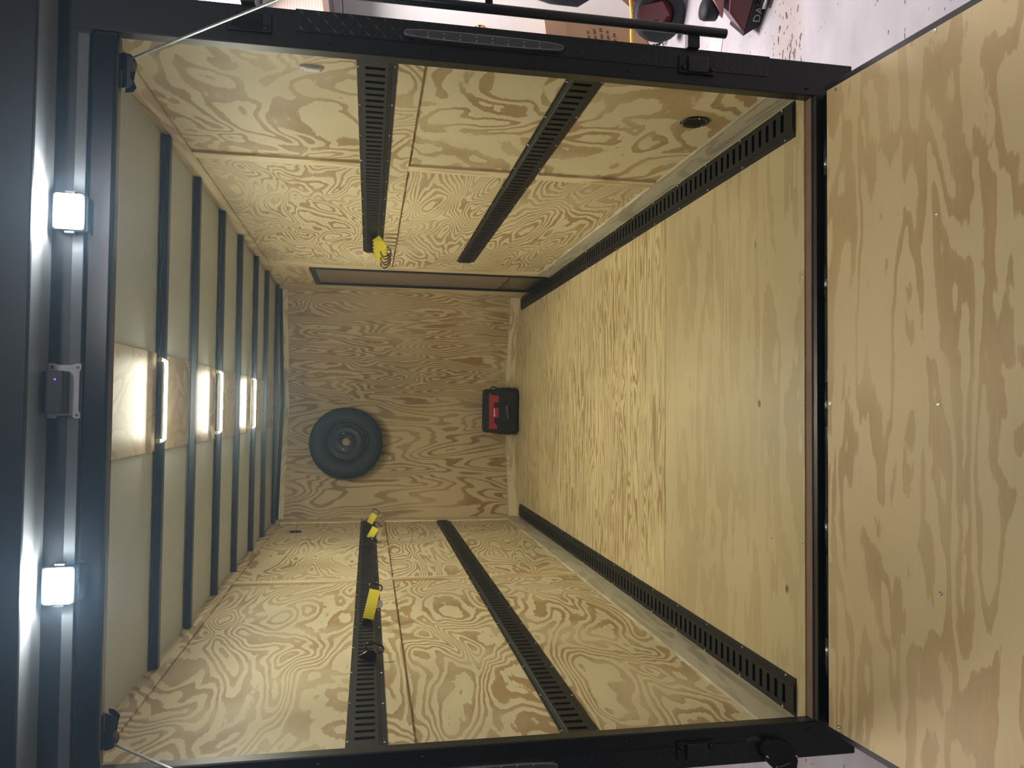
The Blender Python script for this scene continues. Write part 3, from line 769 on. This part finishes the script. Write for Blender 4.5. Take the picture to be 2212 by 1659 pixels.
# ================================================================== STRAPS AND RINGS
def oval(cx, a, b_, n=24, fn=None):
    return [fn(a * math.cos(2 * math.pi * k / n), b_ * math.sin(2 * math.pi * k / n)) for k in range(n)]
def strap(label, loc, out, group='yellow tie-off straps hooked in the wall tracks', length=0.13, ringlen=0.042, tagged=False, sag=0.0):
    """loc: where the clip sits in the track; out: unit direction the webbing sticks out"""
    loc = Vector(loc); d_ = Vector(out).normalized(); side = Vector((0, 0, 1)) - d_ * d_.z; side.normalize(); nrm = d_.cross(side)
    e = thing('tie_strap', label, 'strap', loc, group)
    fn = lambda u, v, h: tuple(d_ * u + side * v + nrm * h)
    # spring clip in the slot
    b = MB().prism([(0.0, -.020), (0.02, -.022), (0.034, -.012), (0.034, .012), (0.02, .022), (0.0, .020)], -0.003, 0.003, fn)
    b.tube([fn(0.034, -.018, 0), fn(0.034, .018, 0)], 0.0035, n=8)
    b.build('track_clip', M['dark_steel'], parent=e)
    # folded webbing: loop
    prof = []
    hw = 0.0245; t = 0.0022
    for s_ in (1, -1):
        pts = []
        for k in range(9):
            q = k / 8; u = 0.034 + (length - 0.034) * q
            h = s_ * (0.0035 + 0.010 * math.sin(math.pi * q) ** 0.8) + sag * math.sin(math.pi * q)
            pts.append((u, h))
        prof.append(pts)
    outer = prof[0] + prof[1][::-1]
    inner = [(u, h * 0.72) for u, h in outer]
    b = MB(); n = len(outer)
    for k in range(n):
        k2 = (k + 1) % n
        for v0_, v1_ in ((-hw, hw),):
            b.quad(fn(outer[k][0], v0_, outer[k][1]), fn(outer[k2][0], v0_, outer[k2][1]), fn(outer[k2][0], v1_, outer[k2][1]), fn(outer[k][0], v1_, outer[k][1]), smooth=True)
            b.quad(fn(inner[k][0], v1_, inner[k][1]), fn(inner[k2][0], v1_, inner[k2][1]), fn(inner[k2][0], v0_, inner[k2][1]), fn(inner[k][0], v0_, inner[k][1]), smooth=True)
        for v_ in (-hw, hw):
            b.quad(fn(outer[k][0], v_, outer[k][1]), fn(outer[k2][0], v_, outer[k2][1]), fn(inner[k2][0], v_, inner[k2][1]), fn(inner[k][0], v_, inner[k][1]))
    b.build('webbing', M['yellow'], parent=e)
    # ring
    pts = []
    nn = 28
    for k in range(nn):
        a = 2 * math.pi * k / nn
        cu = abs(math.cos(a)) ** 0.7 * (1 if math.cos(a) >= 0 else -1); cv = abs(math.sin(a)) ** 0.7 * (1 if math.sin(a) >= 0 else -1)
        pts.append(fn(length + ringlen / 2 - 0.005 + cu * ringlen / 2, cv * 0.030, 0))
    MB().tube(pts, 0.0038, n=8, closed=True).build('ring', M['dark_steel'], parent=e)
    if tagged:
        MB().prism([(0.120, -0.026), (0.085, -0.026), (0.095, -0.052), (0.125, -0.048)], -0.001, 0.001, fn).build('white_tag', M['white_tag'], parent=e)
    return e
ords = ['nearest the opening', 'second from the opening', 'in the middle', 'fourth from the opening', 'farthest from the opening']
for i in range(5):
    lab = 'yellow strap in the right wall bunch of five, %s' % ords[i]
    strap(lab, (1.020, 2.405 + 0.1016 * i, 1.393), (-0.80 + 0.02 * i, 0.10, -0.62 - 0.05 * (i % 2)), length=0.115, ringlen=0.048)
strap('long yellow strap with a white tag sticking out halfway along the upper left track', (-1.020, 1.345, 1.393), (0.93, 0.18, -0.22), length=0.165, ringlen=0.03, tagged=True, sag=0.006)
strap('yellow strap hooked past mid-length of the upper left track, nearer of the two far ones', (-1.020, 3.56, 1.393), (0.78, 0.10, -0.45), length=0.12)
strap('yellow strap at the far end of the upper left track near the front wall', (-1.020, 4.30, 1.393), (0.80, 0.10, -0.45), length=0.12)
def ring_clip(label, loc, out, group=None):
    loc = Vector(loc); d_ = Vector(out).normalized(); side = Vector((0, 0, 1)); side = side - d_ * side.dot(d_); side.normalize(); nrm = d_.cross(side)
    fn = lambda u, v, h: tuple(d_ * u + side * v + nrm * h)
    e = thing('ring_clip', label, 'clip', loc, group)
    MB().prism([(0.0, .034), (0.012, .036), (0.040, .006), (0.044, -.012), (0.03, -.028), (0.0, -.034)], -0.008, 0.008, fn).build('clip_plate', M['dark_steel'], parent=e, bevel=.002)
    pts = [fn(0.052 + 0.017 * math.cos(2 * math.pi * k / 24), -.012 + 0.036 * math.sin(2 * math.pi * k / 24), 0.004 * math.sin(2 * math.pi * k / 12)) for k in range(24)]
    MB().tube(pts, 0.0045, n=8, closed=True).build('ring', M['dark_steel'], parent=e)
ring_clip('bare dark metal ring clip on the upper left track, nearest the opening', (-1.018, 0.86, 1.385), (0.9, 0.15, -0.25), 'dark ring clips on the upper left track')
ring_clip('dark metal ring clip between the two far straps on the upper left track', (-1.018, 3.35, 1.385), (0.9, 0.15, -0.35), 'dark ring clips on the upper left track')

# ================================================================== WALL FITTINGS
e = thing('marker_lamp', 'small white oval lamp high on the right wall close to the opening', 'lamp', (1.042, 0.213, 1.590))
n = 32
def sup(a, sx, sz, p=0.6):
    c, s = math.cos(a), math.sin(a)
    return (abs(c) ** 0.9 * sx * (1 if c >= 0 else -1), abs(s) ** p * sz * (1 if s >= 0 else -1))
b = MB(); rings = []
for (k_, x) in ((1.0, 0.0), (1.0, -0.005), (0.86, -0.009), (0.6, -0.012)):
    rings.append([(x, sup(2 * math.pi * i / n, 0.040 * k_, 0.0)[0] * 0 + 0.016 * k_ * math.sin(2 * math.pi * i / n), 0.038 * k_ * abs(math.cos(2 * math.pi * i / n)) ** 0.7 * (1 if math.cos(2 * math.pi * i / n) >= 0 else -1)) for i in range(n)])
for r1, r2 in zip(rings[:-1], rings[1:]):
    for i in range(n): b.quad(r1[i], r1[(i + 1) % n], r2[(i + 1) % n], r2[i], smooth=True)
b.quad(*rings[-1]); b.quad(*reversed(rings[0])); b.build('lamp_body', M['white'], parent=e)
for z in (-0.026, 0.026):
    q = MB(); q.lathe([(0, -0.0125), (0.003, -0.012), (0.0036, -0.009)], lambda a, c, h, z=z: (h + .001, a, z + c), n=10); q.build('screw', M['dark_steel'], parent=e)
def round_vent(s_, y, z, r, label, x=None):
    xx = s_ * (WB if x is None else x)
    e = thing('round_vent', label, 'vent', (xx, y, z), 'round black vents in the walls')
    q = MB(); q.lathe([(r * .70, 0.002), (r * .74, 0.006), (r * .92, 0.006), (r, 0.001), (r, 0.0)], lambda a, c, h: (-s_ * h, a, c), n=40); q.build('flange', M['black_gloss'], parent=e)
    b = MB(); b.lathe([(0, 0.0008), (r * .72, 0.0008)], lambda a, c, h: (-s_ * h, a, c), n=32)
    b.build('recess', M['dark'], parent=e)
    b = MB()
    for i in range(9):
        yy = (-0.8 + 0.2 * i) * r * .70; L_ = math.sqrt(max(0, (r * .70) ** 2 - yy ** 2))
        x0, x1 = sorted((-s_ * 0.001, -s_ * 0.004)); b.box(x0, x1, yy - .0012, yy + .0012, -L_, L_)
    b.build('grille', M['black'], parent=e)
    for a in (60, 180, 300):
        q = MB(); q.lathe([(0, 0.0085), (0.0028, 0.008), (0.004, 0.006)], lambda u, c, h, a=a: (-s_ * h, r * .84 * math.cos(R(a)) + u, r * .84 * math.sin(R(a)) + c), n=10); q.build('screw', M['steel'], parent=e)
round_vent(1, 0.392, 0.231, 0.054, 'round black grille low on the right wall near the opening')
round_vent(-1, 4.235, 1.965, 0.052, 'round dark vent high on the left wall near the front wall')
o = MB().box(1.0405, 1.0418, 3.425, 3.440, 1.550, 1.615).build('wall_sticker', M['white'])
tag(o, 'tiny white sticker high on the right wall before the side door', 'sticker')

# ================================================================== SPARE WHEEL ON THE FRONT WALL
wx, wz = -0.349, 1.596
ang = math.atan2(VN, 1.05)
ny = Vector((math.sin(ang), -math.cos(ang), 0))          # out of the left panel
yw = LEN + VN * (1 - abs(wx) / 1.05)
wc = Vector((wx - 0.035, yw - 0.012, wz))
sx_ = Vector((math.cos(ang), math.sin(ang), 0))
e = thing('spare_wheel', 'black spare wheel hung on the left panel of the front wall', 'wheel', wc)
fw = lambda a, c, h: tuple(sx_ * a + Vector((0, 0, c)) + ny * h)
RT = 0.332
tp = [(0.190, 0.045), (0.205, 0.030), (0.26, 0.022), (0.305, 0.030), (0.322, 0.045), (0.331, 0.065), (0.332, 0.100), (0.330, 0.145), (0.322, 0.165), (0.305, 0.180), (0.280, 0.187), (0.245, 0.188), (0.215, 0.182), (0.195, 0.172), (0.188, 0.16)]
MB().lathe(tp, fw, n=96).build('tyre', M['rubber'], parent=e)
rp_ = [(0.188, 0.050), (0.188, 0.172), (0.196, 0.178), (0.192, 0.181), (0.182, 0.174), (0.176, 0.150), (0.160, 0.138), (0.150, 0.150), (0.120, 0.152), (0.105, 0.143), (0.085, 0.146), (0.062, 0.158), (0.043, 0.160), (0.041, 0.150), (0.041, 0.135)]
MB().lathe(rp_, fw, n=96).build('rim', M['rim'], parent=e)
for k in range(5):
    a = R(72 * k + 18)
    q = MB(); q.lathe([(0, 0.158), (0.006, 0.158), (0.009, 0.154), (0.009, 0.147)], lambda u, c, h, a=a: fw(0.078 * math.cos(a) + u, 0.078 * math.sin(a) + c, h), n=6, smooth=False); q.build('lug_nut', M['steel'] if k in (0, 2) else M['rim'], parent=e)
q = MB(); q.lathe([(0.0, 0.128), (0.040, 0.128), (0.040, 0.005), (0.0, 0.005)], fw, n=24); q.build('mounting_hub', M['wood_block'], parent=e)

# ================================================================== TOOL BAG
bx0, bx1 = -0.262, 0.170
e = thing('tool_bag', 'black and red cloth tool bag on the floor against the front wall', 'bag', ((bx0 + bx1) / 2, 4.98, 0.0))
# body: rounded loft of sections from the floor to the top
b = MB(); secs = []
hw0 = 0.212
for (z, hx, hy, yo) in ((0.001, .195, .105, 0), (0.018, .212, .118, 0), (0.09, .222, .122, 0), (0.17, .218, .118, 0), (0.215, .208, .108, 0.004), (0.255, .205, .098, .008), (0.300, .205, .090, .012), (0.318, .198, .080, .012), (0.326, .180, .066, .012)):
    ring = []
    for k in range(48):
        a = 2 * math.pi * k / 48; c, s = math.cos(a), math.sin(a)
        x = abs(c) ** 0.32 * hx * (1 if c >= 0 else -1); y = abs(s) ** 0.42 * hy * (1 if s >= 0 else -1)
        x += 0.004 * math.sin(z * 40 + k); y += yo
        ring.append((x, y, z))
    secs.append(ring)
for r1, r2 in zip(secs[:-1], secs[1:]):
    for k in range(48): b.quad(r1[k], r1[(k + 1) % 48], r2[(k + 1) % 48], r2[k], smooth=True)
b.quad(*secs[-1]); b.quad(*reversed(secs[0]))
b.build('bag_body', M['bagblack'], parent=e)
# red yoke across the front, with cut-outs for the handle straps
def front(xy, d0, d1):
    def fn(u, v, h):
        yf = -0.123 + max(0, v - 0.17) * 0.30
        return (u, yf - h, v)
    return MB().prism(xy, d0, d1, fn)
red = [(.168, .286), (-.172, .284), (-.170, .210), (-.150, .205), (-.120, .224), (-.110, .238), (-.062, .236), (-.060, .196), (.030, .196), (.032, .240), (.078, .242), (.080, .196), (.145, .198), (.146, .255)]
front(red, 0.000, 0.004).build('red_panel', M['bagred'], parent=e)
front([(.030, .040), (.078, .040), (.078, .240), (.030, .240)], 0.0045, 0.009).build('handle_strap', M['bagblack'], parent=e)
front([(-.110, .040), (-.062, .040), (-.062, .236), (-.110, .236)], 0.0045, 0.009).build('handle_strap', M['bagblack'], parent=e)
front([(-.075, .100), (.055, .110), (.050, .135), (-.070, .122)], 0.010, 0.016).build('carry_handle', M['lens_back'], parent=e, bevel=.003)
front([(-.018, .233), (-.057 + .004, .230), (-.055, .240), (.022, .242), (.022, .236)], 0.0045, 0.006).build('white_mark', M['white'], parent=e)
front([(.190, .02), (.05, .02), (.05, .175), (.190, .175)], -0.001, 0.012).build('side_pocket', M['bagblack'], parent=e, bevel=.008)
front([(-.195, .02), (-.115, .02), (-.115, .175), (-.195, .168)], -0.001, 0.012).build('side_pocket', M['bagblack'], parent=e, bevel=.008)
MB().tube([(-0.185, -0.02, 0.318), (0.0, -0.022, 0.330), (0.185, -0.02, 0.318)], 0.006, n=8).build('zip_line', M['bagblack'], parent=e)
MB().tube([(0.200, -0.02, 0.265), (0.222, -0.03, 0.255), (0.226, -0.035, 0.225), (0.215, -0.03, 0.20)], 0.007, n=8).build('strap_loop', M['bagblack'], parent=e)

# ================================================================== GARAGE AROUND THE TRAILER
GZ = -0.40
structure(MB().box(-5.5, 3.6, -6, 8.0, GZ - 0.1, GZ).build('floor', M['concrete']), 'pale stained concrete garage floor')
structure(MB().box(2.6, 2.7, -3.0, 8.0, GZ, 3.0).build('wall_garage', M['doorwhite']), 'white garage side wall beyond the trailer')
structure(MB().box(-5.5, 2.6, 7.0, 7.1, GZ, 3.0).build('wall_garage_end', M['beige']), 'garage end wall beyond the trailer front')
d = structure(MB().box(2.565, 2.599, 2.15, 3.10, GZ, 1.60).build('door_2', M['doorwhite']), 'white painted garage door leaf with a brass knob')
b = MB().box(2.555, 2.599, 3.11, 3.20, GZ, 1.69).box(2.555, 2.599, 2.05, 2.14, GZ, 1.69).box(2.555, 2.599, 2.14, 3.11, 1.61, 1.69)
part(b, 'door_frame', M['doorwhite'], d, bevel=.004)
q = MB(); q.lathe([(0.03, 0.0), (0.03, 0.006), (0.012, 0.010), (0.010, 0.035), (0.020, 0.042), (0.028, 0.055), (0.026, 0.070), (0.012, 0.078), (0, 0.079)], lambda a, c, h: (2.5645 - h, 2.84 + a, 0.70 + c), n=24)
part(q, 'door_knob', M['brass'], d)
e = thing('wall_shelf', 'dark wooden shelf on the garage wall above the white door', 'shelf', (2.45, 3.0, 1.66))
b = MB().box(-0.15, 0.148, -1.0, 1.0, 0.0, 0.035); b.build('board', M['wood_dark'], parent=e)
b = MB().box(-0.15, 0.148, -1.0, 1.0, 0.43, 0.465); b.build('board', M['wood_dark'], parent=e)
b = MB().box(-0.15, -0.11, -0.02, 0.02, -0.0, 0.465); 
for (y, n_) in ((2.55, 'nearer'), (3.15, 'farther')):
    o = MB().box(2.33, 2.585, y, y + 0.55, 1.696, 2.07).build('storage_box', M['ribbed'])
    tag(o, 'beige ribbed storage box on the dark shelf, %s of the two' % n_, 'box', 'beige boxes on the garage shelf')

# cardboard box on the garage floor (tilted)
e = thing('cardboard_box', 'brown cardboard shipping box leaning by the white garage door', 'box', (2.27, 2.76, GZ + 0.003), rot=(0, 0, R(24)))
b = MB().box(-0.22, 0.20, -0.25, 0.25, 0.0, 0.56); b.build('carton', M['card'], parent=e, bevel=0.004)
MB().prism([(-0.25, 0.56), (-0.04, 0.56), (-0.15, 0.66)], -0.222, -0.216, lambda u, v, h: (h, u, v)).build('flap', M['card2'], parent=e)
MB().prism([(-0.22, 0.56), (0.20, 0.56), (0.20, 0.70), (-0.16, 0.70)], -0.256, -0.2505, lambda u, v, h: (u, h, v)).build('flap', M['card'], parent=e)
for r_ in range(5):
    zz = 0.40 - r_ * 0.045; yy = -0.20; xx = -0.18
    while yy < 0.12:
        wd = random.uniform(.02, .05); MB().box(-0.2215, -0.2203, yy, yy + wd, zz, zz + 0.018).build('printed_word', M['ink'], parent=e); yy += wd + .018
    while xx < 0.12:
        wd = random.uniform(.02, .05); MB().box(xx, xx + wd, -0.2516, -0.2505, zz, zz + 0.018).build('printed_word', M['ink'], parent=e); xx += wd + .018

# walk-behind red machine: burgundy deck, two wheels, engine
mx_, my_ = 2.31, 1.98
cdir = (Vector((mx_, my_, 0)) - Vector((-0.02, -2.23, 0))).normalized()
sdir = Vector((cdir.y, -cdir.x, 0))            # to the right as seen from the opening
e = thing('yard_machine', 'burgundy wheeled yard machine with a black engine beside the trailer', 'machine', (mx_, my_, GZ))
def fm(u, v, h): return tuple(sdir * u + Vector((0, 0, v)) + cdir * h)     # u right, v up, h away
def wheel(u, h, r, name='wheel'):
    q = MB(); q.lathe([(r * .55, -0.035), (r * .72, -0.045), (r * .93, -0.042), (r, -0.028), (r, 0.028), (r * .93, 0.042), (r * .72, 0.045), (r * .55, 0.035)], lambda a, c, hh: fm(u + a, r + c + .001, h + hh), n=40)
    o = q.build(name, M['rubber'], parent=e)
    q = MB(); q.lathe([(0, -0.03), (r * .25, -0.034), (r * .3, -0.02), (r * .56, -0.018), (r * .56, 0.018), (0, 0.02)], lambda a, c, hh: fm(u + a, r + c + .001, h + hh), n=32)
    q.build('wheel_hub', M['redhi'] if name == 'x' else M['red'], parent=e)
wheel(0.0, 0.0, 0.152); wheel(0.16, 0.42, 0.140)
MB().prism([(0.09, 0.46), (0.45, 0.46), (0.45, 0.20), (0.02, 0.13), (0.0, 0.20), (0.06, 0.30)], 0.06, 0.34, fm).build('deck', M['red'], parent=e, bevel=0.015)
MB().prism([(-0.07, 0.28), (0.0, 0.10), (0.07, 0.16), (0.03, 0.30)], -0.052, -0.046, fm).build('axle_plate', M['red'], parent=e, bevel=.002)
MB().prism([(-0.01, 0.62), (0.10, 0.455), (0.42, 0.455), (0.42, 1.0), (0.30, 1.10), (0.10, 1.10), (0.02, 0.90), (-0.01, 0.75)], 0.08, 0.34, fm).build('engine', M['rubber'], parent=e, bevel=0.03)
MB().tube([fm(0.20, 0.50, .2), fm(0.22, 0.85, .2), fm(0.24, 1.10, .2), fm(0.45, 1.2, .2)], 0.022, n=12).build('handlebar', M['black'], parent=e)
MB().tube([fm(0.14, 0.37, -.02), fm(0.06, 0.355, -.05), fm(-0.02, 0.335, -.06), fm(-0.12, 0.32, -.06), fm(-0.2, 0.30, -.05)], 0.008, n=8).build('yellow_cord', M['cordyellow'], parent=e)
o = MB()
for k in range(26):
    a = k * 2.4; r_ = 0.03 + 0.10 * random.random()
    p_ = Vector((2.33 + r_ * math.cos(a), 2.25 + r_ * math.sin(a), GZ + .012 + .05 * random.random()))
    o.tube([p_, p_ + Vector((random.uniform(-.05, .05), random.uniform(-.05, .05), random.uniform(0, .05)))], 0.006, n=6)
tag(o.build('metal_scraps', M['dark_steel']), 'small heap of tangled metal scraps between the box and the machine wheel', 'scraps', kind='stuff')

# floor jack
jx, jy = 1.79, 1.08
e = thing('floor_jack', 'burgundy floor jack with a black lettered side, nearest to the right post', 'jack', (jx, jy, GZ), rot=(0, 0, 0))
u_ = Vector((0.74, -0.67, 0)).normalized(); n_ = Vector((u_.y, -u_.x, 0))       # along the jack, and its visible side
def fj(a, c, h): return tuple(u_ * a + Vector((0, 0, c)) + n_ * h)
MB().prism([(-0.02, 0.07), (0.75, 0.07), (0.75, 0.20), (0.25, 0.22), (0.06, 0.17)], -0.20, 0.0, fj).build('side_frame', M['red'], parent=e, bevel=0.006)
MB().prism([(0.02, 0.004), (0.70, 0.004), (0.70, 0.069), (-0.035, 0.069)], -0.19, -0.001, fj).build('label_plate', M['rubber'], parent=e)
MB().prism([(0.02, 0.18), (0.25, 0.225), (0.6, 0.225), (0.6, 0.29), (0.12, 0.27)], -0.15, -0.03, fj).build('lift_arm', M['redhi'], parent=e, bevel=.006)
q = MB(); q.lathe([(0, 0.27), (0.045, 0.27), (0.05, 0.25), (0.045, 0.20), (0, 0.20)], lambda a, c, h: fj(0.04 + a, h, -0.09 + c), n=28); q.build('saddle', M['rubber'], parent=e)
q = MB(); q.lathe([(0.016, 0.02), (0.026, 0.0), (0.026, -0.02)], lambda a, c, h: fj(0.10 + h * 12, 0.035 + a, -0.10 + c), n=20)
MB().tube([fj(0.10, 0.032, 0.025), fj(0.42, 0.032, 0.025)], 0.019, n=16).build('chrome_roller', M['chrome'], parent=e)
cu = bpy.data.curves.new('jack_lettering', 'FONT'); cu.body = 'DAYT'; cu.size = 0.050; cu.extrude = 0.0006
tmp = bpy.data.objects.new('tmp_text', cu); COL.objects.link(tmp); bpy.context.view_layer.update()
tm = bpy.data.meshes.new_from_object(tmp.evaluated_get(bpy.context.evaluated_depsgraph_get())); bpy.data.objects.remove(tmp)
tm.materials.clear(); tm.materials.append(M['letter'])
t = bpy.data.objects.new('lettering', tm); COL.objects.link(t); t.parent = e
t.matrix_local = Matrix((u_, Vector((0, 0, 1)), n_)).transposed().to_4x4()
t.location = fj(0.03, 0.012, 0.001)
# plastic wrapper on the floor by the ladder foot
b = MB(); pts = [(1.930 + a, 1.511 + c) for a, c in ((-.07, -.03), (.0, -.06), (.07, .0), (.05, .08), (-.04, .08))]
vv = [(x, y, GZ + 0.002 + random.uniform(0, .02)) for x, y in pts]; c_ = (1.930, 1.511, GZ + .045)
for k in range(5): b.quad(vv[k], vv[(k + 1) % 5], c_)
b.quad(*[(x, y, GZ + .001) for x, y in reversed(pts)])
tag(b.build('plastic_bag', M['white']), 'crumpled white plastic bag on the concrete beyond the ladder foot', 'bag')
# small pieces sit under the part that carries them
NEST = {'lug_nut': 'rim', 'status_light': 'camera_box', 'light_chip': 'circuit_board', 'lens_glint': 'clear_lens', 'raised_slot': 'plate',
        'white_mark': 'red_panel', 'lettering': 'label_plate', 'printed_word': 'carton', 'wheel_hub': 'wheel', 'screw@round_vent': 'flange',
        'screw@marker_lamp': 'lamp_body', 'pull_pin': 'latch_body', 'zip_line': 'bag_body', 'track_clip_x': 'webbing', 'hinge_x': 'edge_frame'}
base_name = lambda o: o.name.split('.')[0]
for root in [o for o in bpy.data.objects if o.type == 'EMPTY' and o.parent is None]:
    kids_ = [o for o in bpy.data.objects if o.parent == root]
    for k_ in kids_:
        want = NEST.get(base_name(k_)) or NEST.get(base_name(k_) + '@' + base_name(root))
        if not want: continue
        hosts = [h for h in kids_ if base_name(h) == want]
        if not hosts: continue
        if want == 'wheel':
            i_ = [q for q in kids_ if base_name(q) == 'wheel_hub'].index(k_); hosts = [hosts[i_]]
        assert hosts[0].location.length < 1e-6
        k_.parent = hosts[0]
bpy.context.view_layer.update()
